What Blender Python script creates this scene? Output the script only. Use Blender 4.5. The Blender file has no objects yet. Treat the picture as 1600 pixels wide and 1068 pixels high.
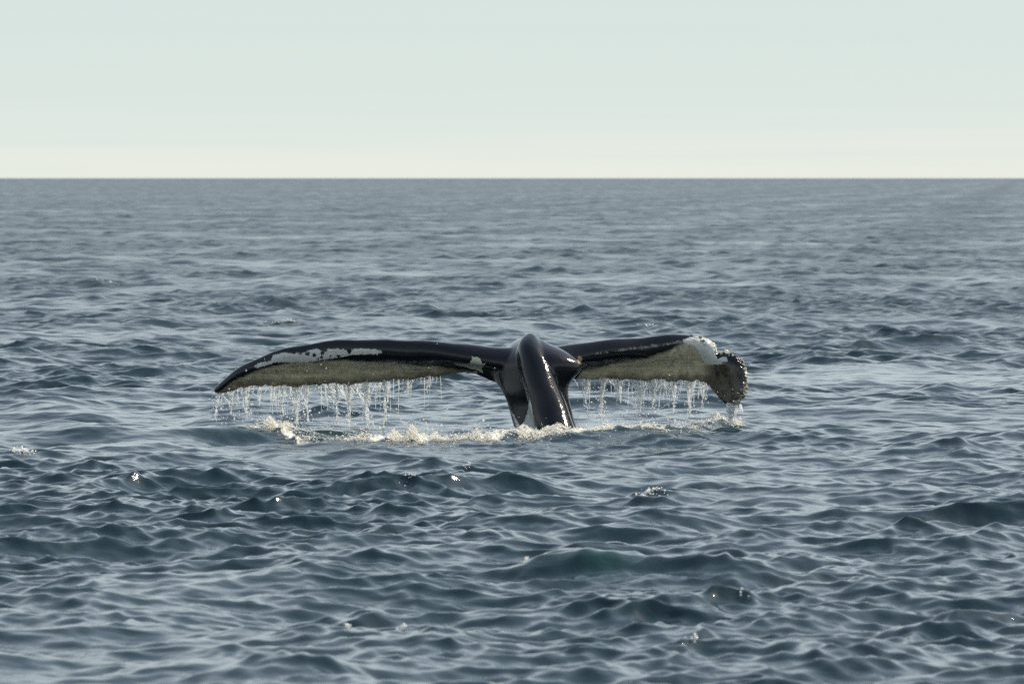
import bpy, math, random
import numpy as np
from mathutils import Vector

random.seed(7)
RNG = np.random.default_rng(11)
sc = bpy.context.scene
C = sc.collection

# ------------------------------------------------------------------ camera
CAM_H = 2.0
FPX = 10000.0                                  # focal length in photo pixels (1600 wide)
PITCH = math.atan(256.0 / FPX)
YO = FPX * CAM_H / 397.0 - 36.27           # the tail depths below were measured for a nearer camera
cam = bpy.data.cameras.new('camera')
cam_o = bpy.data.objects.new('camera', cam)
C.objects.link(cam_o)
cam.sensor_width = 36.0
cam.lens = FPX / 1600.0 * 36.0
cam.clip_start = 0.5
cam.clip_end = 60000.0
cam_o.location = (0, 0, CAM_H)
cam_o.rotation_euler = (math.pi / 2 - PITCH, 0, 0)
cam.dof.use_dof = True
cam.dof.focus_distance = 36.0 + YO
cam.dof.aperture_fstop = 9.0
cam.dof.aperture_blades = 0
sc.camera = cam_o

# ------------------------------------------------------------------ sky
SUN_EL, SUN_AZ = math.radians(42), math.radians(58)   # azimuth clockwise from the view direction
world = bpy.data.worlds.new('World')
sc.world = world
world.use_nodes = True
nt = world.node_tree
N, L = nt.nodes, nt.links
bg = N['Background']
sky = N.new('ShaderNodeTexSky')
sky.sky_type = 'NISHITA'
sky.sun_disc = False
sky.sun_elevation = SUN_EL
sky.sun_rotation = SUN_AZ
sky.air_density = 1.0
sky.dust_density = 1.2
sky.ozone_density = 1.0
tc = N.new('ShaderNodeTexCoord')
sep = N.new('ShaderNodeSeparateXYZ')
L.new(tc.outputs['Generated'], sep.inputs[0])
# a thin veil of high haze, thickest at the horizon
ramp = N.new('ShaderNodeValToRGB')
ramp.color_ramp.interpolation = 'EASE'
el = ramp.color_ramp.elements
el[0].position = 0.0;  el[0].color = (0.96,)*3 + (1,)
el[1].position = 1.0;  el[1].color = (0.25,)*3 + (1,)
e = el.new(0.08); e.color = (0.86,)*3 + (1,)
e = el.new(0.25); e.color = (0.9,)*3 + (1,)
e = el.new(0.55); e.color = (0.5,)*3 + (1,)
L.new(sep.outputs['Z'], ramp.inputs[0])
# haze colour: creamy right at the horizon, pale green grey above
hz = N.new('ShaderNodeValToRGB')
he = hz.color_ramp.elements
he[0].position = 0.0;   he[0].color = (0.68, 0.70, 0.638, 1)
he[1].position = 1.0;   he[1].color = (0.42, 0.57, 0.76, 1)
for p_, c_ in ((.004, (.648, .690, .640)), (.009, (.598, .662, .630)), (.028, (.548, .636, .622)), (.20, (.78, .875, .925))):
    e = he.new(p_); e.color = c_ + (1,)
# wispy low cloud streaks
mp = N.new('ShaderNodeMapping'); mp.inputs['Scale'].default_value = (7, 7, 330)
L.new(tc.outputs['Generated'], mp.inputs[0])
cn = N.new('ShaderNodeTexNoise'); cn.inputs['Scale'].default_value = 1.0
cn.inputs['Detail'].default_value = 5; cn.inputs['Roughness'].default_value = 0.55
L.new(mp.outputs[0], cn.inputs['Vector'])
cm = N.new('ShaderNodeMath'); cm.operation = 'MULTIPLY_ADD'
cm.inputs[1].default_value = 0.016; cm.inputs[2].default_value = -0.008
L.new(cn.outputs[0], cm.inputs[0])
ca = N.new('ShaderNodeMath'); ca.operation = 'ADD'
L.new(cm.outputs[0], ca.inputs[0]); L.new(sep.outputs['Z'], ca.inputs[1])
L.new(ca.outputs[0], hz.inputs[0])
sc10 = N.new('ShaderNodeVectorMath'); sc10.operation = 'SCALE'
sc10.inputs['Scale'].default_value = 9.0
L.new(hz.outputs[0], sc10.inputs[0])
mix = N.new('ShaderNodeMix'); mix.data_type = 'RGBA'
L.new(ramp.outputs[0], mix.inputs[0])
L.new(sky.outputs[0], mix.inputs[6])
L.new(sc10.outputs[0], mix.inputs[7])
L.new(mix.outputs[2], bg.inputs[0])
bg.inputs[1].default_value = 0.10

# ------------------------------------------------------------------ sun
sun = bpy.data.lights.new('sun', 'SUN')
sun.energy = 4.8
sun.angle = math.radians(0.53)
sun.color = (1.0, 0.90, 0.76)
sun_o = bpy.data.objects.new('sun', sun)
C.objects.link(sun_o)
sd = Vector((math.sin(SUN_AZ) * math.cos(SUN_EL), math.cos(SUN_AZ) * math.cos(SUN_EL), math.sin(SUN_EL)))
sun_o.rotation_euler = sd.to_track_quat('Z', 'Y').to_euler()
sun_o.location = (20, 20, 30)

sc.view_settings.view_transform = 'Standard'
sc.view_settings.look = 'None'
sc.view_settings.exposure = 0.45
sc.view_settings.gamma = 1.0
sc.view_settings.use_curve_mapping = False
sc.render.engine = 'CYCLES'
sc.cycles.max_bounces = 8
sc.cycles.use_denoising = False
sc.cycles.caustics_reflective = False
sc.cycles.caustics_refractive = False
sc.cycles.sample_clamp_indirect = 0.8
sc.cycles.blur_glossy = 1.0

# ------------------------------------------------------------------ helpers
CP, SP = math.cos(PITCH), math.sin(PITCH)

def at(px, py, Y):
    return at_raw(px, py, np.asarray(Y, float) + YO)

def at_raw(px, py, Y):
    """photo pixel + distance -> point in metres"""
    xc = (np.asarray(px, float) - 800.0) / FPX
    yc = (534.0 - np.asarray(py, float)) / FPX
    dy = CP + yc * SP
    dz = yc * CP - SP
    t = np.asarray(Y, float) / dy
    return np.stack(np.broadcast_arrays(xc * t, np.asarray(Y, float), CAM_H + dz * t), -1)

def water_at(px, py, z=0.0):
    """photo pixel -> point on the mean sea level"""
    yc = (534.0 - py) / FPX
    Y = (CAM_H - z) * (CP + yc * SP) / -(yc * CP - SP)
    return at_raw(px, py, Y)

def to_px(P):
    d = P - np.array([0, 0, CAM_H])
    f = d[:, 1] * CP - d[:, 2] * SP
    u = d[:, 1] * SP + d[:, 2] * CP
    return np.stack([800 + FPX * d[:, 0] / f, 534 - FPX * u / f], -1)

def mesh_np(name, V, F, smooth=True):
    """F: (n,k) array, all faces with k corners"""
    V = np.asarray(V, np.float32); F = np.asarray(F, np.int32)
    me = bpy.data.meshes.new(name)
    n, k = F.shape
    me.vertices.add(len(V)); me.vertices.foreach_set('co', V.ravel())
    me.loops.add(n * k); me.loops.foreach_set('vertex_index', F.ravel())
    me.polygons.add(n)
    me.polygons.foreach_set('loop_start', np.arange(0, n * k, k, dtype=np.int32))
    me.polygons.foreach_set('loop_total', np.full(n, k, np.int32))
    me.polygons.foreach_set('use_smooth', np.full(n, smooth))
    me.update(calc_edges=True)
    return me

def attr(me, name, vals):
    a = me.attributes.new(name, 'FLOAT', 'POINT')
    a.data.foreach_set('value', np.asarray(vals, np.float32))

def obj(name, me, mat=None, parent=None, label=None, cat=None, group=None, kind=None, loc=None):
    o = bpy.data.objects.new(name, me)
    C.objects.link(o)
    if mat is not None:
        me.materials.append(mat)
    if parent is not None: o.parent = parent
    if loc is not None: o.location = loc
    if label: o['label'] = label
    if cat: o['category'] = cat
    if group: o['group'] = group
    if kind: o['kind'] = kind
    return o

# icosahedron
_p = (1 + 5 ** .5) / 2
ICO_V = np.array([(-1,_p,0),(1,_p,0),(-1,-_p,0),(1,-_p,0),(0,-1,_p),(0,1,_p),(0,-1,-_p),(0,1,-_p),(_p,0,-1),(_p,0,1),(-_p,0,-1),(-_p,0,1)], float)
ICO_V /= np.linalg.norm(ICO_V[0])
ICO_F = np.array([(0,11,5),(0,5,1),(0,1,7),(0,7,10),(0,10,11),(1,5,9),(5,11,4),(11,10,2),(10,7,6),(7,1,8),(3,9,4),(3,4,2),(3,2,6),(3,6,8),(3,8,9),(4,9,5),(2,4,11),(6,2,10),(8,6,7),(9,8,1)])

def drops(P, R, stretch=None):
    """many droplets -> V, F"""
    P = np.asarray(P); R = np.asarray(R); n = len(P)
    S = np.repeat(R[:, None], 3, 1)
    if stretch is not None: S[:, 2] *= stretch
    J = 1 + RNG.uniform(-.22, .22, (n, 12, 1))
    V = P[:, None, :] + ICO_V[None] * S[:, None, :] * J
    F = ICO_F[None] + (np.arange(n) * 12)[:, None, None]
    return V.reshape(-1, 3), F.reshape(-1, 3)

def join(parts):
    Vs, Fs, o = [], [], 0
    for V, F in parts:
        if len(V) == 0: continue
        Vs.append(V); Fs.append(np.asarray(F) + o); o += len(V)
    return np.concatenate(Vs), np.concatenate(Fs)

def tube(P, R, k=6):
    """tapered tube as triangles"""
    P = np.asarray(P, float); R = np.asarray(R, float); n = len(P)
    a = np.arange(k) / k * 2 * np.pi
    ring = np.stack([np.cos(a), np.sin(a), np.zeros(k)], -1)
    V = (P[:, None] + ring[None] * R[:, None, None]).reshape(-1, 3)
    F = []
    for i in range(n - 1):
        for j in range(k):
            a0, a1 = i * k + j, i * k + (j + 1) % k
            F += [(a0, a1, a1 + k), (a0, a1 + k, a0 + k)]
    V = np.concatenate([V, P[:1] + [0, 0, R[0]], P[-1:] - [0, 0, R[-1]]])
    for j in range(k):
        F.append((n * k, (j + 1) % k, j))
        F.append((n * k + 1, (n - 1) * k + j, (n - 1) * k + (j + 1) % k))
    return V, np.array(F)

def sstep(a, b, x):
    t = np.clip((x - a) / (b - a), 0, 1)
    return t * t * (3 - 2 * t)

# ------------------------------------------------------------------ the sea
NW = 240
lam = np.exp(RNG.uniform(math.log(0.085), math.log(5.0), NW))
lam = np.sort(lam)[::-1]
WIND = math.radians(-78)                       # waves run towards the viewer, a little sideways
ang = WIND + RNG.normal(0, 1, NW) * np.where(lam > 2.5, .6, .88)
# slope per component, spectrum a little heavier around the 0.5 - 1.5 m chop
sl = np.exp(-0.5 * ((np.log(lam) - math.log(0.27)) / np.where(lam > .27, 1.45, 1.1)) ** 2) + 0.20
sl *= RNG.uniform(.6, 1.4, NW)
MSS = 0.074
sl *= math.sqrt(2 * MSS / np.sum(sl ** 2))
kk = 2 * np.pi / lam
KX, KY = kk * np.cos(ang), kk * np.sin(ang)
AMP = sl / kk
PH = RNG.uniform(0, 2 * np.pi, NW)
CHOP = 1.0
WH = 36.3

# places where steep little ripples break up the surface and catch the sun
ROUGH_PATCH = [(28, 732, 34, 1.6), (1005, 782, 40, 1.6), (600, 770, 18, 1.4), (655, 765, 14, 1.2), (735, 742, 16, 1.4), (160, 450, 40, 1.8),
               (450, 509, 30, 2.2), (1005, 516, 26, 2.0), (912, 398, 20, 1.5), (1070, 1035, 50, 1.2), (1175, 968, 34, 1.0),
               (550, 1000, 18, 1.2), (630, 992, 18, 1.2), (850, 468, 30, 1.4), (1060, 855, 12, 1.2), (1590, 870, 20, 1.4), (640, 612, 30, 1.3), (460, 615, 26, 1.3)]
ROUGH_PATCH = [(water_at(a, b), c, d) for a, b, c, d in ROUGH_PATCH]

def low(x, y, seed, s):
    """slow smooth variation in -1..1"""
    r = np.random.default_rng(seed)
    out = np.zeros_like(x)
    for _ in range(7):
        a = r.uniform(0, 2 * np.pi); k = 2 * np.pi / s * r.uniform(.5, 1.6)
        out += np.sin(x * k * math.cos(a) + y * k * math.sin(a) * .6 + r.uniform(0, 6.3))
    return out / 3.0

# the line of wash in front of the tail (photo pixels: x, y of its crest, foam strength)
WASH = [(402, 664, .9), (430, 676, 1.), (470, 684, .8), (520, 690, .45), (560, 692, .6), (610, 693, 1.), (660, 692, .9), (700, 692, .6), (750, 692, .9),
        (800, 688, .8), (850, 688, .7), (900, 689, .75), (950, 688, .7), (1000, 687, .75), (1050, 681, .7), (1090, 675, .6), (1130, 668, .7), (1160, 664, .5)]
WX = np.array([water_at(a, b)[0] for a, b, c in WASH]); WY = np.array([water_at(a, b)[1] for a, b, c in WASH])
WS = np.array([c for a, b, c in WASH])

def wash_d(x, y):
    """signed distance behind the wash line and strength there"""
    yl = np.interp(x, WX, WY)
    s = np.interp(x, WX, WS) * sstep(WX[0] - .12, WX[0] + .05, x) * (1 - sstep(WX[-1] - .05, WX[-1] + .15, x))
    return y - yl, s

def gaus(x, s): return np.exp(-(x / s) ** 2)

def extra(x, y):
    """single waves one can point at"""
    z = np.zeros_like(x)
    # the steep green crest in the foreground
    gy = water_at(940, 903)[1]
    dy = y - gy - .05 * np.sin(x * 3)
    prof = np.where(dy < 0, gaus(dy, .15), gaus(dy, .6))
    z += prof * (.165 * gaus(x - .30, .34) + .06 * gaus(x + .2, .3) + .10 * gaus(x - 1.02, .25) + .025 * gaus(x - .75, .3))
    z -= .05 * gaus(y - gy + .8, .45) * gaus(x - .45, .8)
    # ridge of the wash round the tail
    d, s = wash_d(x, y)
    s2 = sstep(-1.6, -.8, x) * (1 - sstep(1.9, 2.7, x))
    z += s2 * .04 * np.where(d < 0, gaus(d, .3), gaus(d, .6))
    bx = np.sin(x * 23 + 1.3 * np.sin(y * 17)) * np.sin(y * 9 + x * 7) + .6 * np.sin(x * 41 - y * 13)
    z += s * .022 * bx * np.where(d < 0, gaus(d, .12), gaus(d, .55))
    # lift under the splash at the left end, hollow in front of it
    xs, ys = WX[1], WY[1]
    z += .05 * gaus(x - xs, .2) * gaus(y - ys, .3)
    z -= .07 * gaus(x - xs + .05, .45) * gaus(y - ys + 1.3, .7)
    # smooth hump at the right of the tail
    z += .05 * gaus(x - 1.45, .35) * gaus(y - 37.8 - YO, .6)
    return z

def sea(x, y, step=None, chop=True):
    """displaced position of the water surface, and the mean square slope the grid leaves out"""
    x = np.asarray(x, np.float32); y = np.asarray(y, np.float32)
    z = np.zeros_like(x); dx = np.zeros_like(x); dy = np.zeros_like(x); lost = np.zeros_like(x)
    calm = 1 - .62 * np.exp(-((x - .1) / 2.3) ** 2 - ((y - 37.8 - YO) / 4.6) ** 2)
    calm *= 1 - .55 * np.exp(-((x - 3.0) / 1.5) ** 2 - ((y - water_at(1250, 592)[1]) / 3.0) ** 2)
    calm *= 1 - .2 * np.exp(-((x - .5) / .8) ** 2 - ((y - water_at(940, 903)[1]) / .8) ** 2)
    calm *= 1 - .5 * np.exp(-((x + 1.7) / .7) ** 2 - ((y - water_at(60, 925)[1]) / 1.2) ** 2)
    gust = np.clip(.92 + .42 * low(x, y, 3, 5.0) + .22 * low(x, y, 8, 28.), .3, 1.9)
    bst = np.zeros_like(x)
    for p, wpx, g in ROUGH_PATCH:
        s = wpx * p[1] / FPX
        bst += g * np.exp(-((x - p[0]) / s) ** 2 - ((y - p[1]) / (s * 2.2)) ** 2)
    for i in range(NW):
        short = float(np.clip(1.3 - lam[i] * 1.1, 0, 1))
        m = (1 - short) * (.25 + .75 * calm) + short * calm * gust
        if lam[i] < .3: m = m + bst * 1.0
        a = AMP[i] * m
        if step is not None:
            w = 1 - sstep(1.5, 3.0, abs(KY[i]) * step) * (1 - .95 * sstep(.18, .42, lam[i]) * (step > .045))
            lost += (1 - w) * (a * kk[i]) ** 2 / 2 * (.20 + .5 * sstep(70., 500., y))
            if float(np.max(w)) == 0.0: continue
            a = a * w
        th = KX[i] * x + KY[i] * y + PH[i]
        s, c = np.sin(th), np.cos(th)
        z += a * c
        if chop:
            q = CHOP if lam[i] > .3 else .6
            dx -= q * a * s * (KX[i] / kk[i]); dy -= q * a * s * (KY[i] / kk[i])
    z += extra(x, y)
    return x + dx, y + dy, z, lost

def sea_z(x, y):
    x = np.atleast_1d(np.asarray(x, float)); y = np.atleast_1d(np.asarray(y, float))
    X, Y, Z, _ = sea(x, y)
    return Z

rows = [-400., -120., -40., -12., 0., 10., 16., 20.]
y = 22.0
while y < 30000:
    rows.append(y)
    y += 0.025 * max(1.0, y / 56.0) ** 1.85 if y < 3000 else y * .03
rows += [32000., 40000.]
rows = np.array(rows)
jit = np.gradient(rows) * RNG.uniform(-.33, .33, len(rows)); rows[9:-3] += jit[9:-3]      # uneven rows, no moire
NIN, NOUT = 230, 18
t_in = np.linspace(-1.04, 1.04, NIN)
t_out = 1.04 + .04 * np.arange(1, NOUT + 1) ** 1.0
ext = np.array([2.3, 3.2, 5, 9, 18, 45, 120])
tt = np.concatenate([-ext[::-1], -t_out[::-1], t_in, t_out, ext])
half = np.maximum(np.abs(rows), 16.) * (800 / FPX)
GX = half[:, None] * tt[None, :]
GY = np.repeat(rows[:, None], len(tt), 1)
st = np.gradient(np.convolve(np.pad(rows, 2, 'edge'), np.ones(5) / 5, 'valid'))
GX = GX + RNG.uniform(-.4, .4, GX.shape) * np.gradient(GX, axis=1) * sstep(200, 700, GY) * (np.abs(tt) < 1.5)[None]
SX, SY, SZ, LOST = sea(GX, GY, st[:, None].astype(np.float32))
nr, nc = GX.shape
fade = (1 - sstep(300, 1500, GY)) * (GY > 21.5)
SZ *= np.where(GY > 21.5, 1, 0)
SX = np.where(GY > 21.5, SX, GX); SY = np.where(GY > 21.5, SY, GY)
idx = np.arange(nr * nc).reshape(nr, nc)
F = np.stack([idx[:-1, :-1], idx[:-1, 1:], idx[1:, 1:], idx[1:, :-1]], -1).reshape(-1, 4)
me = mesh_np('sea', np.stack([SX, SY, SZ], -1).reshape(-1, 3), F)
pass
attr(me, 'lost_slope', LOST.ravel())
d, s = wash_d(GX, GY)
foam = s * np.where(d < 0, gaus(d, .10), gaus(d, .38))
foam += .45 * s * gaus(d - .9, .8) * (np.abs(GX) < 2.2)
attr(me, 'foam', np.clip(foam, 0, 1).ravel())
milk_glow = .15 * np.exp(-((GX - .1) / 1.8) ** 2 - ((GY - 35.4 - YO) / .9) ** 2) + .6 * gaus(GX - .42, .15) * gaus(GY - water_at(940, 903)[1], .2)  # milky wash water, plus the green light through the crest painted into the colour
attr(me, 'milk_glow', np.clip(milk_glow, 0, 1).ravel())

# ---- water material
def newmat(name):
    m = bpy.data.materials.new(name); m.use_nodes = True
    nt = m.node_tree
    return m, nt.nodes, nt.links, nt.nodes['Principled BSDF']

def nd(N, kind, **kw):
    n = N.new(kind)
    for k, v in kw.items():
        if k.startswith('i_'):
            n.inputs[int(k[2:])].default_value = v
        else:
            setattr(n, k, v)
    return n

def noise(N, L, vec, scale, detail=3, rough=.5, dist=0):
    n = N.new('ShaderNodeTexNoise')
    n.inputs['Scale'].default_value = scale; n.inputs['Detail'].default_value = detail
    n.inputs['Roughness'].default_value = rough; n.inputs['Distortion'].default_value = dist
    if vec is not None: L.new(vec, n.inputs['Vector'])
    return n

def mathn(N, L, op, a, b=None, c=None, clamp=False):
    n = N.new('ShaderNodeMath'); n.operation = op; n.use_clamp = clamp
    for i, v in enumerate((a, b, c)):
        if v is None: continue
        if isinstance(v, (int, float)): n.inputs[i].default_value = v
        else: L.new(v, n.inputs[i])
    return n.outputs[0]

def mixc(N, L, f, a, b):
    n = N.new('ShaderNodeMix'); n.data_type = 'RGBA'
    for i, v in ((0, f), (6, a), (7, b)):
        if isinstance(v, tuple): n.inputs[i].default_value = v
        elif isinstance(v, (int, float)): n.inputs[i].default_value = v
        else: L.new(v, n.inputs[i])
    return n.outputs[2]

def geta(N, name):
    n = N.new('ShaderNodeAttribute'); n.attribute_name = name
    return n.outputs['Fac']

m_sea, N, L, P = newmat('sea_water')
tcn = N.new('ShaderNodeTexCoord')
ls = geta(N, 'lost_slope')
rg = mathn(N, L, 'POWER', mathn(N, L, 'ADD', ls, .000004), .25)
foam_a = geta(N, 'foam'); milk_glow_a = geta(N, 'milk_glow')
fn = noise(N, L, tcn.outputs['Object'], 26, 5, .65)
fn2 = noise(N, L, tcn.outputs['Object'], 5.5, 3, .5)
fs = mathn(N, L, 'ADD', mathn(N, L, 'MULTIPLY', fn.outputs[0], .7), mathn(N, L, 'MULTIPLY', fn2.outputs[0], .5))
fm = mathn(N, L, 'ADD', fs, mathn(N, L, 'MULTIPLY_ADD', foam_a, .42, -.86))
fm = mathn(N, L, 'MULTIPLY', fm, 7.0, clamp=True)
fm = mathn(N, L, 'MULTIPLY', fm, mathn(N, L, 'GREATER_THAN', foam_a, .02))
col = mixc(N, L, milk_glow_a, (.014, .029, .036, 1), (.012, .055, .046, 1))
col = mixc(N, L, fm, col, (.66, .66, .58, 1))
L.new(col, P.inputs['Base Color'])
rr = mathn(N, L, 'MAXIMUM', rg, mathn(N, L, 'MULTIPLY', fm, .6))
L.new(rr, P.inputs['Roughness'])
P.inputs['IOR'].default_value = 1.333
# fine capillary ripple below the size of the mesh
rn = noise(N, L, tcn.outputs['Object'], 15, 4, .6, .5)
bp = nd(N, 'ShaderNodeBump'); bp.inputs['Strength'].default_value = .32; bp.inputs['Distance'].default_value = .012
L.new(rn.outputs[0], bp.inputs['Height'])
L.new(bp.outputs[0], P.inputs['Normal'])
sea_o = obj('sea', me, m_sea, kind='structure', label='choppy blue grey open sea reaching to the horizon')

# ------------------------------------------------------------------ the whale's tail
def loft(rings):
    """rings: list of (k,3) arrays -> closed quads/tris as triangles"""
    k = len(rings[0]); V = np.concatenate(rings + [rings[0].mean(0)[None], rings[-1].mean(0)[None]])
    n = len(rings); F = []
    for i in range(n - 1):
        for j in range(k):
            a, b = i * k + j, i * k + (j + 1) % k
            F += [(a, b, b + k), (a, b + k, a + k)]
    for j in range(k):
        F.append((n * k, (j + 1) % k, j)); F.append((n * k + 1, (n - 1) * k + j, (n - 1) * k + (j + 1) % k))
    return V, np.array(F)

def resample(A, n):
    A = np.asarray(A, float); s = np.linspace(0, len(A) - 1, n); i = np.arange(len(A))
    out = np.stack([np.interp(s, i, A[:, c]) for c in range(A.shape[1])], -1)
    k = max(1, n // len(A))
    ker = np.hanning(2 * k + 3)[1:-1]; ker /= ker.sum()
    pad = len(ker) // 2
    for c in range(A.shape[1]):
        q = np.concatenate([2 * out[0, c] - out[pad:0:-1, c], out[:, c], 2 * out[-1, c] - out[-2:-pad - 2:-1, c]])
        out[:, c] = np.convolve(q, ker, 'valid')
    return out

# station: leading edge px, trailing edge px, depth of leading edge, depth of trailing edge, thickness (m)
LEFT = [(800, 545, 800, 606, 36.30, 36.42, .26), (770, 543, 772, 596, 36.31, 36.44, .235), (740, 541.5, 742, 583, 36.33, 36.46, .20), (712, 538, 716, 580.5, 36.36, 36.50, .18),
        (680, 535.5, 690, 586, 36.40, 36.56, .165), (620, 531, 630, 592.5, 36.48, 36.66, .155), (560, 530, 570, 597.5, 36.57, 36.75, .145), (505, 532.5, 515, 600, 36.66, 36.83, .135),
        (455, 541, 464, 602.5, 36.75, 36.90, .12), (415, 553, 428, 602, 36.83, 36.95, .105), (385, 566, 400, 600.5, 36.89, 36.98, .09), (362, 581, 376, 606, 36.94, 37.0, .075),
        (345, 596, 357, 612, 36.98, 37.02, .055), (334, 609, 340, 613, 37.0, 37.03, .03)]
RIGHT = [(850, 548, 850, 606, 36.30, 36.45, .25), (880, 541, 880, 592, 36.36, 36.50, .21), (920, 535, 920, 590.5, 36.43, 36.57, .18), (960, 530.5, 962, 591, 36.50, 36.64, .165),
         (1000, 526.5, 1004, 594, 36.56, 36.70, .15), (1040, 523, 1044, 595, 36.62, 36.75, .14), (1075, 521.5, 1074, 594, 36.66, 36.76, .125), (1098, 524.5, 1092, 594.5, 36.68, 36.74, .11),
         (1117, 536, 1103, 597, 36.67, 36.70, .10), (1136, 549, 1110, 603, 36.63, 36.66, .095), (1154, 556, 1115, 610, 36.58, 36.61, .09), (1166, 572, 1119, 616, 36.53, 36.57, .085),
         (1171, 592, 1124, 622, 36.48, 36.53, .08), (1166, 614, 1130, 629, 36.45, 36.49, .07), (1152, 632, 1140, 635, 36.44, 36.46, .045)]

def fluke(stations, n, sgn, edge):
    S = resample(stations, n)
    Lp, Tp = at(S[:, 0], S[:, 1], S[:, 4]), at(S[:, 2], S[:, 3], S[:, 5])
    j = np.arange(n)
    jag = .007 * np.sin(j * .9) + .006 * np.sin(j * 2.3 + 1) + .005 * np.sin(j * 3.7)
    Tp[:, 2] += jag * edge * sstep(.12, .3, j / n) * (1 - sstep(.93, 1, j / n))
    rings = []
    c_up = 1 - np.cos(np.linspace(0, np.pi / 2, 12))
    for i in range(n):
        ch = Tp[i] - Lp[i]; cl = np.linalg.norm(ch)
        i0, i1 = max(i - 1, 0), min(i + 1, n - 1)
        span = (Lp[i1] + Tp[i1]) - (Lp[i0] + Tp[i0])
        nrm = np.cross(span, ch) * sgn
        nrm /= np.linalg.norm(nrm)
        if nrm[1] > 0: nrm = -nrm
        th = S[i, 6]
        def hh(c):
            r = .5 * th * np.minimum(1, np.sqrt(np.clip(1 - (1 - c / .30) ** 2, 0, 1)))
            tail = .5 * th * (1 - sstep(.26, .72, c)) + .5 * min(.040, th)
            return np.where(c < .30, np.maximum(r, 0) + .5 * min(.040, th) * sstep(0, .1, c), tail)
        front = Lp[i] + ch * c_up[:, None] + nrm * (hh(c_up) * 1.0)[:, None]
        back = Lp[i] + ch * c_up[::-1, None] - nrm * (hh(c_up[::-1]) * .8)[:, None]
        rings.append(np.concatenate([front, back[:-1]]))
    return loft(rings), Tp

(fl_L, T_L), (fl_R, T_R) = fluke(LEFT, 110, 1, 1.0), fluke(RIGHT, 90, -1, 1.2)

# broad rear body of the tail stock: y px, left px, right px, depth, half depth (m)
BODY = [(527, 817, 843, 36.28, .06), (534, 805, 854, 36.26, .10), (544, 788, 876, 36.23, .165), (556, 772, 897, 36.20, .20), (567, 762, 911, 36.19, .215), (578, 762, 910, 36.19, .215), (588, 768, 900, 36.19, .205),
        (600, 776, 890, 36.20, .19), (614, 785, 886.5, 36.20, .175), (630, 793, 890, 36.21, .155), (650, 799, 897, 36.18, .165), (672, 804, 904, 36.14, .18), (700, 808, 912, 36.08, .2), (760, 814, 932, 35.95, .24), (830, 815, 960, 35.8, .28)]
# keel: the rounded ridge coming down towards the viewer: x px, y px, depth, radius across (px), radius in depth (m)
KEEL = [(829, 521, 36.28, 6, .03), (828, 529, 36.24, 14, .08), (829, 541, 36.18, 20, .12), (832, 558, 36.11, 24, .14), (838, 580, 36.04, 27, .15), (846, 605, 35.97, 29, .155), (856, 635, 35.89, 30, .16),
        (867, 665, 35.80, 31, .17), (880, 700, 35.7, 30, .18), (900, 760, 35.5, 34, .2), (920, 820, 35.3, 38, .22)]
A = np.arange(28) / 28 * 2 * np.pi
B = resample(BODY, 60)
rings = []
for yy, l, r, dep, hd in B:
    pl, pr = at(l, yy, dep), at(r, yy, dep)
    c0 = (pl + pr) / 2; w = (pr[0] - pl[0]) / 2
    ca_, sa_ = np.cos(A), np.sin(A)
    e_ = 1.1                                   # pinched lens shape, edges at the sides
    back_l = np.where(ca_ < 0, -ca_, 0) ** 1.1 * .27 * (1 - float(sstep(575, 620, yy)))   # the left side runs back into the fluke
    rings.append(np.stack([c0[0] + w * ca_, c0[1] + hd * np.sign(sa_) * np.abs(sa_) ** e_ + back_l, np.full_like(A, c0[2])], -1))
body = loft(rings)
K = resample(KEEL, 60)
rings = []
for xx, yy, dep, rx, rd in K:
    c0 = at(xx, yy, dep); w = rx * (dep + YO) / FPX
    rings.append(np.stack([c0[0] + w * np.cos(A), c0[1] + rd * np.sin(A), np.full_like(A, c0[2]) - .15 * rd * np.sin(A)], -1))
keel = loft(rings)

V, F = join([fl_L, fl_R, body, keel])
BASE = np.array(water_at(855, 676))
tmp_me = mesh_np('tail_parts', V - BASE, F)
tmp = bpy.data.objects.new('tail_parts', tmp_me); C.objects.link(tmp)
md = tmp.modifiers.new('r', 'REMESH'); md.mode = 'VOXEL'; md.voxel_size = .0105; md.use_smooth_shade = True
ms = tmp.modifiers.new('s', 'SMOOTH'); ms.factor = .5; ms.iterations = 17
dg = bpy.context.evaluated_depsgraph_get()
wm = bpy.data.meshes.new_from_object(tmp.evaluated_get(dg))
bpy.data.objects.remove(tmp)
wm.name = 'humpback_whale'
nv = len(wm.vertices)
co = np.empty(nv * 3, np.float32); wm.vertices.foreach_get('co', co); co = co.reshape(-1, 3)
no = np.empty(nv * 3, np.float32); wm.vertices.foreach_get('normal', no); no = no.reshape(-1, 3)
print('whale verts', nv)
uv = to_px(co.astype(float) + BASE)

# knobbly rim of the curled right tip
def polysd(p, poly):
    """signed distance (inside positive)"""
    poly = np.asarray(poly, float); n = len(poly)
    dmin = np.full(len(p), 1e9); ins = np.zeros(len(p), bool)
    for i in range(n):
        a, b = poly[i], poly[(i + 1) % n]
        ab = b - a; t = np.clip(((p - a) @ ab) / (ab @ ab), 0, 1)
        dmin = np.minimum(dmin, np.linalg.norm(p - a - t[:, None] * ab, axis=1))
        cond = ((a[1] > p[:, 1]) != (b[1] > p[:, 1]))
        with np.errstate(divide='ignore', invalid='ignore'):
            xi = (b[0] - a[0]) * (p[:, 1] - a[1]) / (b[1] - a[1] + 1e-12) + a[0]
        ins ^= cond & (p[:, 0] < xi)
    return np.where(ins, dmin, -dmin)

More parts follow.
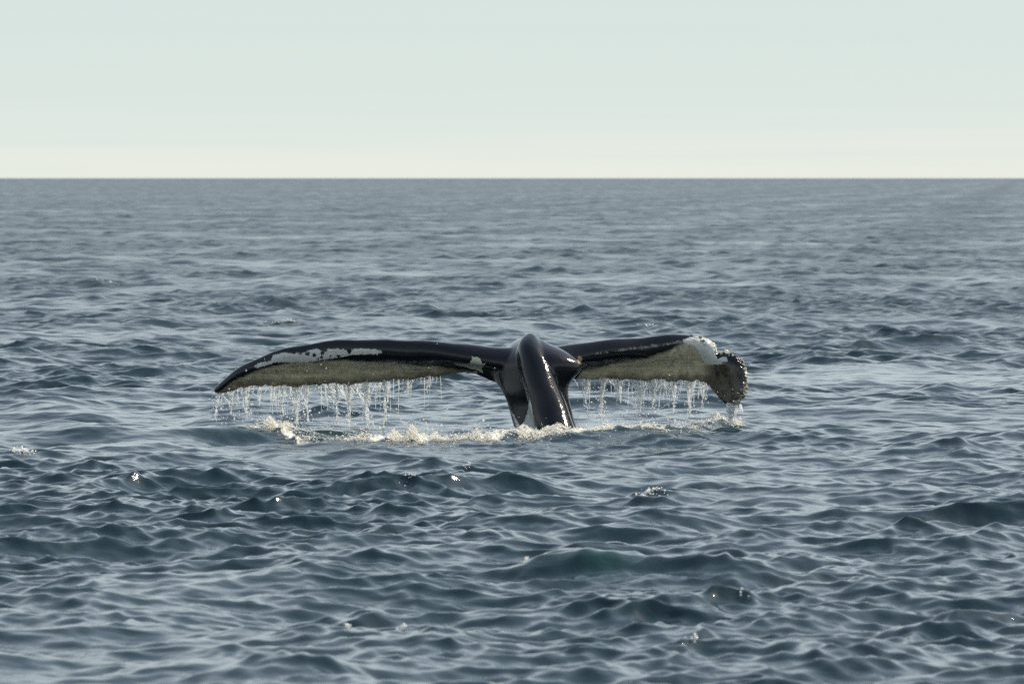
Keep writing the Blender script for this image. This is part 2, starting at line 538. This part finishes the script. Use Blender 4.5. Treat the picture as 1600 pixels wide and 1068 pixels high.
def polyline_d(p, line):
    line = np.asarray(line, float); dmin = np.full(len(p), 1e9)
    for a, b in zip(line[:-1], line[1:]):
        ab = b - a; t = np.clip(((p - a) @ ab) / (ab @ ab), 0, 1)
        dmin = np.minimum(dmin, np.linalg.norm(p - a - t[:, None] * ab, axis=1))
    return dmin

RIM = [(1084, 522), (1100, 525), (1117, 536), (1136, 549), (1154, 556), (1166, 572), (1171, 592), (1166, 614), (1152, 632), (1140, 634)]
rim = np.clip(1 - polyline_d(uv, RIM) / 13.0, 0, 1)
x_, y_, z_ = co.T.astype(float)
kn = np.sin(x_ * 95 + 2 * np.sin(z_ * 61)) * np.sin(z_ * 88 + y_ * 60) + .6 * np.sin(x_ * 171 + z_ * 143) * np.sin(z_ * 160 - x_ * 60)
amp = rim * np.where(uv[:, 0] > 1125, .016, .005)
tdist = np.minimum(polyline_d(uv, to_px(T_L)[20:]), polyline_d(uv, to_px(T_R)[18:70]))
amp2 = .004 * np.clip(1 - tdist / 8, 0, 1)
gent = .003 * (np.sin(x_ * 9 + z_ * 23) + np.sin(x_ * 17 - z_ * 12 + 1))
co2 = co + no * (amp * kn + amp2 * kn + gent)[:, None]
notch = np.exp(-((uv[:, 0] - 1124) / 5.5) ** 2 - ((uv[:, 1] - 547) / 9) ** 2)
co2[:, 2] -= .06 * notch; co2[:, 0] -= .02 * notch
wm.vertices.foreach_set('co', co2.astype(np.float32).ravel()); wm.update()

def mask(poly, soft=7.0, holes=()):
    s_ = polysd(uv, poly)
    for hx, hy, hr in holes:
        s_ = np.minimum(s_, np.hypot(uv[:, 0] - hx, (uv[:, 1] - hy) * 1.1) - hr)
    return np.clip(.5 + s_ / soft, 0, 1)

face = no[:, 1] < .25
W_L = [(396, 573), (402, 567), (412, 565), (424, 563), (424, 558), (430, 554), (445, 550.5), (458, 551.5), (466, 550), (474, 551), (480, 547), (490, 544), (499, 544.5), (503, 549), (508, 546.5), (516, 544.5), (530, 544.5), (541, 546),
       (545, 549), (550, 544.5), (565, 544), (582, 545), (592, 546), (598, 550), (590, 553), (575, 552.5), (560, 554), (545, 556), (525, 560), (505, 562), (490, 564), (476, 566), (460, 567), (445, 566), (432, 565.5), (424, 569), (412, 572), (402, 575)]
HL = [(480.5, 552, 3.6), (491, 554.5, 3.0), (504, 551, 3.0), (503, 557, 2.2), (508, 547, 3), (546, 549, 3.4), (529, 556.5, 2.2), (459.5, 550, 2.6), (470, 551, 2.6), (444, 558, 1.3), (497, 560, 1.6), (517, 556, 1.2), (566, 551, 1.4)]
W_R = [(1064, 531), (1078, 526), (1092, 524.5), (1104, 526), (1114, 533), (1119, 545), (1124, 553), (1136, 558), (1138, 563), (1131, 568), (1118, 570), (1104, 569), (1096, 562), (1094, 552), (1086, 541), (1072, 536)]
HR = [(1097, 534, 3.0), (1100, 539, 1.8), (1094, 527, 2.4), (1108, 529, 1.5), (1130, 566, 2)]
W_S = [(827.5, 618), (830, 632), (834, 655), (838, 676), (813, 676), (818, 660), (824, 645), (826, 632)]
W_E = [(796, 637), (803, 655), (806, 672), (816, 676), (811, 660), (803, 645)]
white = np.maximum.reduce([mask(W_L, 9, HL), mask(W_R, 9, HR), mask(W_S, 5), .8 * mask(W_E, 5)]) * face
S_L = [(706, 567), (716, 566), (726, 567.5), (733, 567), (738, 560), (736, 552), (740, 558), (746, 557), (751, 561), (754, 568), (762, 566), (755, 571), (752, 575), (756, 584), (748, 580), (743, 577), (736, 577), (728, 573), (716, 571)]
scar = mask(S_L, 4) * face
ORG = np.exp(-((uv[:, 0] - 906) / 5.5) ** 2 - ((uv[:, 1] - 562) / 9) ** 2) * face
O_L = [(334, 616), (350, 606), (365, 594), (390, 583), (410, 575), (440, 568), (475, 565), (520, 562), (560, 564), (620, 566), (680, 572), (720, 577), (745, 580), (750, 592), (690, 600), (600, 610), (450, 618), (335, 625)]
O_R = [(890, 581), (910, 576), (945, 570), (985, 563), (1010, 557), (1045, 548), (1062, 538), (1080, 530), (1100, 535), (1125, 556), (1165, 580), (1180, 600), (1150, 645), (1110, 610), (1000, 604), (905, 602)]
keep_r = uv[:, 0] > np.interp(uv[:, 1], [560, 580, 605], [914, 909, 890])
olive = np.maximum(mask(O_L, 12), mask(O_R, 14) * keep_r) * face
speck = (np.clip(1 - np.abs(uv[:, 1] - np.interp(uv[:, 0], [930, 980, 1040, 1075], [553, 545, 538, 531])) / 7, 0, 1) * (uv[:, 0] > 930) * (uv[:, 0] < 1078)) * face
flap = sstep(1090, 1118, uv[:, 0] + (uv[:, 1] - 580) * .4) * face
for nm, v in (('white', white), ('scar', scar), ('orange', ORG), ('olive', olive), ('rim', rim * (uv[:, 0] > 1080)), ('speck', speck), ('flap', flap), ('trail', np.clip(1 - tdist / 17, 0, 1) * (uv[:, 0] < 1120))):
    attr(wm, nm, v)

m_skin, N, L, P = newmat('wet_whale_skin')
tcn = N.new('ShaderNodeTexCoord'); O = tcn.outputs['Object']
n_f = noise(N, L, O, 60, 5, .7); n_m = noise(N, L, O, 18, 4, .6); n_l = noise(N, L, O, 5, 3, .5)
mpv = N.new('ShaderNodeMapping'); mpv.inputs['Scale'].default_value = (30, 30, 3.5); L.new(O, mpv.inputs[0])
n_v = noise(N, L, mpv.outputs[0], 1.0, 3, .6)          # runs of water down the skin
def thresh(a, nz, k, off, gain):
    return mathn(N, L, 'MULTIPLY', mathn(N, L, 'SUBTRACT', mathn(N, L, 'ADD', a, mathn(N, L, 'MULTIPLY', nz, k)), off), gain, clamp=True)
black = mixc(N, L, mathn(N, L, 'MULTIPLY', n_l.outputs[0], .8), (.006, .0065, .008, 1), (.014, .014, .016, 1))
mps = N.new('ShaderNodeMapping'); mps.inputs['Scale'].default_value = (3.5, 3.5, 42); L.new(O, mps.inputs[0])
n_s = noise(N, L, mps.outputs[0], 1.0, 4, .6)          # growth lines along the fluke
ol = mixc(N, L, thresh(mathn(N, L, 'MULTIPLY', n_v.outputs[0], .5), n_s.outputs[0], .8, .36, 2.2), (.20, .172, .110, 1), (.60, .535, .375, 1))
ol = mixc(N, L, thresh(n_m.outputs[0], n_l.outputs[0], .7, .96, 4), ol, (.15, .138, .10, 1))
ol = mixc(N, L, mathn(N, L, 'MULTIPLY', geta(N, 'flap'), 1.0), ol, mixc(N, L, thresh(n_m.outputs[0], n_f.outputs[0], .6, .62, 4), (.010, .010, .009, 1), (.075, .066, .042, 1)))
ol = mixc(N, L, mathn(N, L, 'MULTIPLY', thresh(geta(N, 'trail'), n_m.outputs[0], .5, .45, 1.6), .75), ol, (.085, .07, .045, 1))
c = mixc(N, L, thresh(geta(N, 'olive'), n_m.outputs[0], .6, .72, 3.0), black, ol)
c = mixc(N, L, mathn(N, L, 'MULTIPLY', thresh(geta(N, 'speck'), mathn(N, L, 'MULTIPLY', n_f.outputs[0], mathn(N, L, 'ADD', n_m.outputs[0], .45)), 2.0, 1.75, 4), .6), c, (.38, .36, .28, 1))
wcol = mixc(N, L, n_m.outputs[0], (.40, .40, .38, 1), (.63, .62, .56, 1))
c = mixc(N, L, thresh(geta(N, 'white'), n_f.outputs[0], 1.1, 1.03, 8), c, wcol)
c = mixc(N, L, thresh(geta(N, 'scar'), n_f.outputs[0], .6, .80, 8), c, mixc(N, L, n_m.outputs[0], (.40, .40, .30, 1), (.66, .64, .54, 1)))
c = mixc(N, L, thresh(geta(N, 'orange'), mathn(N, L, 'MULTIPLY_ADD', n_m.outputs[0], .5, mathn(N, L, 'MULTIPLY', n_f.outputs[0], .6)), 1.6, 1.45, 5), c, mixc(N, L, n_m.outputs[0], (.26, .14, .07, 1), (.58, .47, .33, 1)))
c = mixc(N, L, thresh(geta(N, 'rim'), n_m.outputs[0], 1.4, 1.45, 4), c, (.50, .47, .36, 1))
L.new(c, P.inputs['Base Color'])
L.new(mathn(N, L, 'MULTIPLY_ADD', n_m.outputs[0], .14, mathn(N, L, 'MULTIPLY_ADD', geta(N, 'olive'), .2, .03)), P.inputs['Roughness'])
P.inputs['IOR'].default_value = 1.38
bp = nd(N, 'ShaderNodeBump'); bp.inputs['Strength'].default_value = .5; bp.inputs['Distance'].default_value = .006
hsum = mathn(N, L, 'ADD', mathn(N, L, 'MULTIPLY', n_m.outputs[0], .7), mathn(N, L, 'MULTIPLY', n_v.outputs[0], .8))
hsum = mathn(N, L, 'ADD', hsum, mathn(N, L, 'MULTIPLY', mathn(N, L, 'MULTIPLY', n_f.outputs[0], geta(N, 'olive')), .3))
L.new(hsum, bp.inputs['Height']); L.new(bp.outputs[0], P.inputs['Normal'])

wm.materials.clear()
whale = obj('humpback_whale', wm, m_skin, loc=BASE, label='black humpback whale tail with white patched flukes raised above the sea', cat='whale')

# ------------------------------------------------------------------ barnacles on the curled tip
def simple(name,  col, rough, trans=0.0, sss=0.0, ior=1.33, jitter=None):
    m, N, L, P = newmat(name)
    P.inputs['Base Color'].default_value = col + (1,)
    P.inputs['Roughness'].default_value = rough
    P.inputs['Transmission Weight'].default_value = trans
    P.inputs['IOR'].default_value = ior
    if jitter:
        t = N.new('ShaderNodeTexCoord'); n = noise(N, L, t.outputs['Object'], jitter, 3, .6)
        L.new(mixc(N, L, n.outputs[0], tuple(v * .6 for v in col) + (1,), col + (1,)), P.inputs['Base Color'])
    return m
def translucent(m, f):
    """let part of the light come through from behind, as foam and drops do"""
    N, L = m.node_tree.nodes, m.node_tree.links
    P = N['Principled BSDF']; out = N['Material Output']
    t = N.new('ShaderNodeBsdfTranslucent'); t.inputs[0].default_value = P.inputs['Base Color'].default_value
    mx = N.new('ShaderNodeMixShader'); mx.inputs[0].default_value = f
    L.new(P.outputs[0], mx.inputs[1]); L.new(t.outputs[0], mx.inputs[2]); L.new(mx.outputs[0], out.inputs[0])
m_barn = simple('barnacle_shell', (.52, .50, .40), .6, jitter=60)
m_water = simple('falling_water', (.94, .95, .94), .2, trans=.04)
m_foam = simple('sea_foam', (.92, .90, .84), .4)
translucent(m_foam, .42); translucent(m_water, .6)

front_v = np.where((no[:, 1] < .1))[0]
def on_skin(px, py):
    i = front_v[np.argmin((uv[front_v, 0] - px) ** 2 + (uv[front_v, 1] - py) ** 2)]
    return co2[i].astype(float), no[i].astype(float)
def barnacle_mesh():
    k = 7; a = np.arange(k) / k * 2 * np.pi
    rr_ = [(1.0, -.2), (.85, .45), (.55, .8), (.3, .45)]
    V = np.concatenate([np.stack([r * np.cos(a), r * np.sin(a), np.full(k, h)], -1) for r, h in rr_] + [np.array([[0, 0, .4]])])
    F = []
    for i in range(3):
        for j in range(k):
            p, q = i * k + j, i * k + (j + 1) % k
            F += [(p, q, q + k), (p, q + k, p + k)]
    for j in range(k): F.append((3 * k + j, 3 * k + (j + 1) % k, 4 * k))
    return mesh_np('barnacle', V, np.array(F))
bm_ = barnacle_mesh(); bm_.materials.append(m_barn)
rp = resample(RIM, 60)
for i in range(26):
    q = rp[RNG.integers(14, 58)] + RNG.normal(0, 2.6, 2)
    p, n = on_skin(q[0] - 2, q[1] + 1)
    b = bpy.data.objects.new('barnacle', bm_); C.objects.link(b); b.parent = whale
    b.location = p - n * .002
    b.rotation_euler = Vector(n).to_track_quat('Z', 'Y').to_euler()
    s_ = RNG.uniform(.005, .011); b.scale = (s_, s_, s_ * RNG.uniform(.8, 1.5))

# ------------------------------------------------------------------ falling water
def edge_pt(px):
    if px < 800: T = T_L
    else: T = T_R
    u = to_px(T); n_ = len(u)
    lim = slice(0, n_) if px < 800 else slice(0, 70)
    i = np.argmin(np.abs(u[lim, 0] - px))
    return T[lim][i].copy()

def strand(p0, length, r0, r1, wob, bead, seg_len=.016, k=5, gap=0.0):
    n = max(4, int(length / seg_len))
    t = np.linspace(0, 1, n)
    ph = RNG.uniform(0, 6.3, 6)
    X = wob * (np.sin(t * 7 + ph[0]) + .5 * np.sin(t * 17 + ph[1]) - math.sin(ph[0]) - .5 * math.sin(ph[1]))
    Yd = wob * (np.sin(t * 6 + ph[2]) - math.sin(ph[2]))
    P_ = np.stack([p0[0] + X, p0[1] + Yd, p0[2] - t * length], -1)
    R = r0 + (r1 - r0) * t
    R = R * (1 + bead * np.sin(t * length * 95 + ph[3]) + bead * .8 * np.sin(t * length * 171 + ph[4]) + RNG.normal(0, .22, n))
    R = np.clip(R, r1 * .3, None)
    out = []
    if gap > 0:                                  # lower down the thread breaks into beads
        keep = RNG.random(n) > gap * sstep(.35, 1, t)
        i = 0
        while i < n:
            if not keep[i]: i += 1; continue
            j = i
            while j < n and keep[j]: j += 1
            if j - i >= 2:
                R2 = R[i:j].copy(); R2[0] *= .4; R2[-1] *= .6
                out.append(tube(P_[i:j], R2, k))
            else:
                out.append(drops(P_[i:i + 1], R[i:i + 1] * 1.1))
            i = j
    else:
        R[-1] *= .5
        out.append(tube(P_, R, k))
    return out, P_

def stream(px, py_end, width, fan):
    """one thread of water: a torn web at the edge that gathers and falls, shedding drops"""
    p0 = edge_pt(px) if px < 1120 else at(px, 634, 36.46)
    pe = at_raw(px, py_end, p0[1])
    ln = p0[2] - pe[2]
    p0[2] += .02
    r = .0066 * width ** .75
    # the main thread: one unbroken tube, thick and thin by turns
    n = max(6, int(ln / .010)); t = np.linspace(0, 1, n)
    ph = RNG.uniform(0, 6.3, 6); wob = .003 + .003 * RNG.random()
    lean = RNG.normal(0, .012)
    X = wob * (np.sin(t * 6 + ph[0]) + .45 * np.sin(t * 15 + ph[1]) - math.sin(ph[0]) - .45 * math.sin(ph[1])) + lean * t
    P_ = np.stack([p0[0] + X, np.full(n, p0[1]), p0[2] - t * ln], -1)
    z = t * ln
    R = r * (1.15 - .55 * t) * (1 + .32 * np.sin(z * 90 + ph[2]) + .28 * np.sin(z * 170 + ph[3]) + RNG.normal(0, .22, n))
    R = np.clip(R, .0018, None); R[-1] = .001
    main = tube(P_, R, 6)
    parts = []
    for _ in range(int(width * 2.2)):
        s_, _p2 = strand(p0 + [RNG.normal(0, .010 * width), RNG.normal(0, .008), 0], ln * RNG.uniform(.35, 1.0), r * RNG.uniform(.5, .9), r * RNG.uniform(.25, .5), .0025 * (1 + width * .3), .35, gap=.6)
        parts += s_
    for _ in range(int(fan * 6) + 2):           # strands of the web, sliding in towards the thread
        dx = RNG.normal(0, .05 * fan + .012)
        q = edge_pt(px + dx * 200) if px < 1120 else p0 + [dx * .4, 0, 0]
        q = q + [0, RNG.normal(0, .01), .012]
        l2 = min(RNG.uniform(.05, .17) * (.7 + fan * .5), ln * .8)
        m = max(4, int(l2 / .012)); t = np.linspace(0, 1, m)
        Q = np.stack([q[0] + (p0[0] - q[0]) * t ** 1.3 * .9 + .004 * np.sin(t * 14 + RNG.uniform(0, 6)), np.full(m, q[1]), q[2] - l2 * t], -1)
        parts.append(tube(Q, np.clip(r * .5 * (1 + RNG.normal(0, .4, m)) * (1 - .4 * t), .0012, None), 4))
    nd_ = int(70 * width * ln / .35)
    tz = RNG.random(nd_) ** .8
    Q = np.stack([p0[0] + np.interp(tz, np.linspace(0, 1, n), X) + RNG.normal(0, .006 + .022 * tz), p0[1] + RNG.normal(0, .03, nd_), p0[2] - tz * ln * 1.02], -1)
    dr = drops(Q, RNG.gamma(2.2, .0009, nd_) + .0010, RNG.uniform(1, 2, nd_))
    o0 = np.array([p0[0], p0[1], 0])
    return main, join(parts), dr, o0

LG = 'threads of water falling from the left fluke'
RG = 'threads of water falling from the right fluke'
STREAMS = [
    (338, 660, 1.5, .5, 'water thread trickling off the outermost pointed tip of the left fluke', LG),
    (361, 652, 1.2, .9, 'second water thread from the left fluke tip, a loose broken one', LG),
    (383, 661, 1.4, 1.1, 'third water thread from the left fluke tip, fanning out at its top', LG),
    (404, 636, .8, .9, 'fourth water thread from the left fluke tip, a short scattered one above the left splash', LG),
    (428, 640, .8, .4, 'fifth water thread from the left fluke tip, thin and beaded', LG),
    (443, 655, .9, .6, 'sixth water thread from the left fluke tip, thin, right of the left splash', LG),
    (460, 678, 1.8, 1.0, 'seventh water thread from the left fluke tip, long and thick', LG),
    (476, 665, 1.6, .8, 'eighth water thread from the left fluke tip, close beside a thicker longer one', LG),
    (505, 645, .8, .9, 'ninth water thread from the left fluke tip, faint and broken', LG),
    (527, 668, 1.1, 1.2, 'tenth water thread from the left fluke tip, bulging in a web at its top', LG),
    (548, 680, 1.8, 1.2, 'eleventh water thread from the left fluke tip, left of the brightest one', LG),
    (571, 682, 2.3, 1.4, 'brightest and thickest water thread under the middle of the left fluke', LG),
    (601, 676, 1.4, .5, 'thin slanting water thread just right of the brightest one under the left fluke', LG),
    (638, 622, .9, .5, 'short water thread second nearest the tail stock under the left fluke', LG),
    (668, 618, .7, .2, 'innermost water thread under the left fluke, only a few beads', LG),
    (917, 656, 1.2, .8, 'water thread nearest the tail stock under the right fluke', RG),
    (944, 666, 2.1, .7, 'long thick water thread under the right fluke, second from the tail stock', RG),
    (966, 634, 1.2, .8, 'short water thread third from the tail stock under the right fluke', RG),
    (992, 656, 1.3, 1.1, 'water thread fourth from the tail stock under the right fluke, loose and feathery', RG),
    (1002, 650, 1.1, 1.0, 'fifth water thread from the tail stock under the right fluke, beside a bright one', RG),
    (1019, 642, 2.0, 1.0, 'bright thick water thread under the middle of the right fluke', RG),
    (1032, 640, .8, .6, 'thin water thread just right of the bright one under the right fluke', RG),
    (1043, 616, 1.1, .5, 'short stubby water thread under the right fluke, seventh from its inner end', RG),
    (1055, 648, 1.3, .6, 'slanting water thread under the right fluke, third from the drooping tip', RG),
    (1079, 655, 1.6, .7, 'long water thread under the right fluke, second from the drooping tip', RG),
    (1099, 628, .7, .4, 'faint water thread under the right fluke closest to its drooping tip', RG),
    (1143, 668, 4.2, 1.0, 'thick jet of water pouring off the drooping right fluke tip', RG)]
for px, pe, w_, fan, lab, grp in STREAMS:
    mn, web, dr, o0 = stream(px, pe, w_, fan)
    st_ = obj('water_stream', mesh_np('water_stream', mn[0] - o0, mn[1]), m_water, label=lab, cat='falling water', group=grp, loc=o0)
    obj('water_web', mesh_np('water_web', web[0] - o0, web[1]), m_water, parent=st_, kind='stuff')
    obj('droplets', mesh_np('droplets', dr[0] - o0, dr[1]), m_water, parent=st_, kind='stuff')

def fringe(x0, x1, n, name, lab):
    parts = []
    for _ in range(n):
        px = RNG.uniform(x0, x1)
        q = edge_pt(px) + [RNG.normal(0, .004), RNG.normal(0, .01), .012]
        l2 = RNG.exponential(.026) + .010 + (RNG.uniform(.05, .24) if RNG.random() < .22 else 0)
        n_ = max(3, int(l2 / .014)); t = np.linspace(0, 1, n_)
        P_ = np.stack([q[0] + RNG.normal(0, .012) * t, np.full(n_, q[1]), q[2] - l2 * t], -1)
        parts.append(tube(P_, np.clip(.0028 * (1 - .6 * t) * (1 + RNG.normal(0, .3, n_)), .001, None), 4))
    V, F = join(parts)
    obj(name, mesh_np(name, V, F), m_water, label=lab, cat='dripping water', kind='stuff')
fringe(350, 690, 260, 'water_fringe', 'fringe of short drips along the lower edge of the left fluke')
fringe(900, 1108, 180, 'water_fringe', 'fringe of short drips along the lower edge of the right fluke')

# ------------------------------------------------------------------ spray, foam, splashes
def spray_pts(n, px, sx, py, sy, Y0, sY):
    return at(RNG.normal(px, sx, n), RNG.normal(py, sy, n), RNG.normal(Y0, sY, n))
Pq = []
for px, pe, w_, fan, lab, grp in STREAMS:
    n = int(26 * w_)
    P_ = at(RNG.normal(px, 9, n), RNG.uniform(604, 682, n), RNG.normal(36.6, .2, n)); Pq.append(P_)
for x0, x1, n in ((335, 700, 700), (895, 1110, 420), (640, 800, 120)):
    Pq.append(at(RNG.uniform(x0, x1, n), 684 - RNG.exponential(22, n), RNG.normal(36.3, .4, n)))
for i in range(900):
    k = RNG.integers(0, len(WASH)); a, b, s_ = WASH[k]
    if RNG.random() > s_: continue
    Pq.append(at([a + RNG.normal(0, 20)], [b - 4 - RNG.exponential(8)], [water_at(a, b)[1] - YO + RNG.normal(.15, .2)]))
Pq = np.concatenate(Pq)
Pq = Pq[Pq[:, 2] > .03]
V, F = drops(Pq, RNG.gamma(2.2, .0010, len(Pq)) + .0010, RNG.uniform(.9, 1.5, len(Pq)))
obj('spray', mesh_np('spray', V, F), m_water, label='loose drops of spray flying under the flukes', cat='spray', kind='stuff')

def foam_particles(P, R):
    V, F = drops(P, R)
    return V, F
# foam floating along the wash line
n = 30000
xs = RNG.uniform(WX[0], WX[-1], n)
s_ = np.interp(xs, WX, WS)
clump = .5 + .5 * np.sin(xs * 19 + 2 * np.sin(xs * 7)) * np.sin(xs * 5.3 + 1)
keep = RNG.random(n) < s_ * (.12 + .88 * clump ** 1.8) * .75
xs = xs[keep]; s_ = s_[keep]; n = len(xs)
ys = np.interp(xs, WX, WY) + np.where(RNG.random(n) < .7, np.abs(RNG.normal(0, .34, n)) - .12, RNG.normal(.9, .8, n))
X, Yp, Z, _ = sea(xs, ys)
hgt = np.abs(RNG.normal(0, .011, n)) * (.4 + clump[keep])
P_ = np.stack([X, Yp, Z + hgt], -1)
V, F = drops(P_, RNG.gamma(2.2, .0011, n) + .0010)
obj('foam', mesh_np('foam', V, F), m_foam, label='cream coloured line of foam round the foot of the tail', cat='foam', kind='stuff')

def splash(px, py, wpx, hpx, n, lab, spikes=3, skew=0):
    n = int(n * 2.2)
    """a heap of foam thrown up with a few jets"""
    base = water_at(px, py)
    parts = []
    w = wpx * base[1] / FPX; h = .85 * hpx * base[1] / FPX
    a = RNG.normal(0, .42, n); b = RNG.normal(0, .3, n)
    prof = np.clip(1 - a ** 2, 0.05, 1) * (.55 + .45 * np.sin(a * 7 + px)) * (1 + skew * a)
    hh_ = np.abs(RNG.random(n)) ** 1.6 * h * np.clip(prof, .08, 2)
    x = base[0] + a * w; y = base[1] + b * .35
    X, Yp, Z, _ = sea(x, y)
    parts.append(drops(np.stack([X, Yp, Z + hh_], -1), RNG.gamma(2.2, .0013, n) + .0012))
    for _ in range(spikes):
        a0 = RNG.normal(0, .35); d0 = np.array([RNG.normal(0, .35), RNG.normal(0, .2), 1.0])
        m = 34; t = RNG.random(m) ** .8
        x0 = np.array([base[0] + a0 * w, base[1], 0]); _, _, z0, _ = sea(x0[:1], x0[1:2])
        pts = x0 + [0, 0, z0[0]] + d0 * (t * h * RNG.uniform(.9, 1.6))[:, None] + RNG.normal(0, .012, (m, 3)) * t[:, None]
        parts.append(drops(pts, RNG.uniform(.0013, .0038, m) * (1.3 - .7 * t)))
    V, F = join(parts)
    o0 = np.array([base[0], base[1], 0])
    obj('splash', mesh_np('splash', V - o0, F), m_foam, label=lab, cat='splash', group='splashes along the wash line', loc=o0)
splash(430, 677, 34, 22, 1200, 'white splash at the far left end of the foam line', 5, -.3)
splash(634, 692, 34, 24, 900, 'tallest rounded heap of foam left of the tail stock', 4)
splash(680, 690, 22, 14, 350, 'low heap of foam right beside the tallest heap', 3)
splash(752, 692, 24, 18, 600, 'pinkish white spout of foam just left of the tail stock foot', 4)
splash(848, 688, 60, 9, 800, 'low collar of foam across the foot of the tail stock', 2)
splash(985, 686, 70, 14, 700, 'broken foam right of the tail stock foot', 4)
splash(1120, 667, 15, 14, 420, 'small white splash left of the jet from the drooping tip', 4)
splash(1148, 668, 14, 9, 400, 'splash where the jet from the drooping tip hits the sea', 4)

# ------------------------------------------------------------------ sun glints on the water, built as clusters of white drops
def glint_spot(px, py, wpx, n, rr_, lab):
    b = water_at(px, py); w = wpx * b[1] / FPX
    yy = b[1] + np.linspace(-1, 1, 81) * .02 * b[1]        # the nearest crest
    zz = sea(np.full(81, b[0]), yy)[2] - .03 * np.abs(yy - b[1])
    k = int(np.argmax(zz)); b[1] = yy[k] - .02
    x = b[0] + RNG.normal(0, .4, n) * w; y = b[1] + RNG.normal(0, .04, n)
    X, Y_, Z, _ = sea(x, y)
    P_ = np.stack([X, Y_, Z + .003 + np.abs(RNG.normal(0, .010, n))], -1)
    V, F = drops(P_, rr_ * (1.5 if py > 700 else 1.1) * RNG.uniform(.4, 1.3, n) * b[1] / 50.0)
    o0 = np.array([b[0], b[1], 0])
    e_ = obj('sun_glint', None, label=lab, cat='glint_spot', group='sun glints built as drops', loc=o0)
    obj('glint_drops', mesh_np('glint_drops', V - o0, F), m_glint, parent=e_, kind='stuff')
m_glint = simple('glint_drops', (.95, .95, .93), .12); translucent(m_glint, .6)
for a_ in ((26, 731, 26, 60, .006, 'white drops standing in for sun glints on a small crest at the left edge of the picture'),
           (1008, 780, 30, 55, .005, 'white drops standing in for sun glints on a small crest in open water below the right fluke'),
           (648, 764, 14, 16, .004, 'tiny row of drops standing in for sun glints on a ripple below the left fluke'),
           (736, 741, 9, 12, .004, 'tiny drops standing in for sun glints on a ripple just below the tail stock'),
           (808, 879, 6, 9, .007, 'drops standing in for a pair of sun glints on the left shoulder of the big green wave'),
           (1072, 1032, 42, 8, .0085, 'scattered drops standing in for sun glints at the bottom right of the picture'),
           (1176, 964, 12, 5, .006, 'few drops standing in for sun glints on a ripple right of the big green wave'),
           (546, 998, 9, 10, .006, 'cluster of drops standing in for a sun glint at the bottom left of centre'),
           (630, 990, 12, 9, .006, 'cluster of drops standing in for a sun glint just right of another one at the bottom'),
           (450, 509, 24, 40, .004, 'drops standing in for glints on a distant greenish crest breaking behind the left fluke'),
           (1004, 516, 16, 18, .004, 'drops standing in for glints on a distant crest breaking just behind the right fluke'),
           (172, 450, 34, 26, .0035, 'far off line of drops standing in for sun glints left of the whale'),
           (914, 397, 10, 8, .004, 'far off cluster of drops standing in for a sun glint high above the tail stock')):
    glint_spot(*a_)
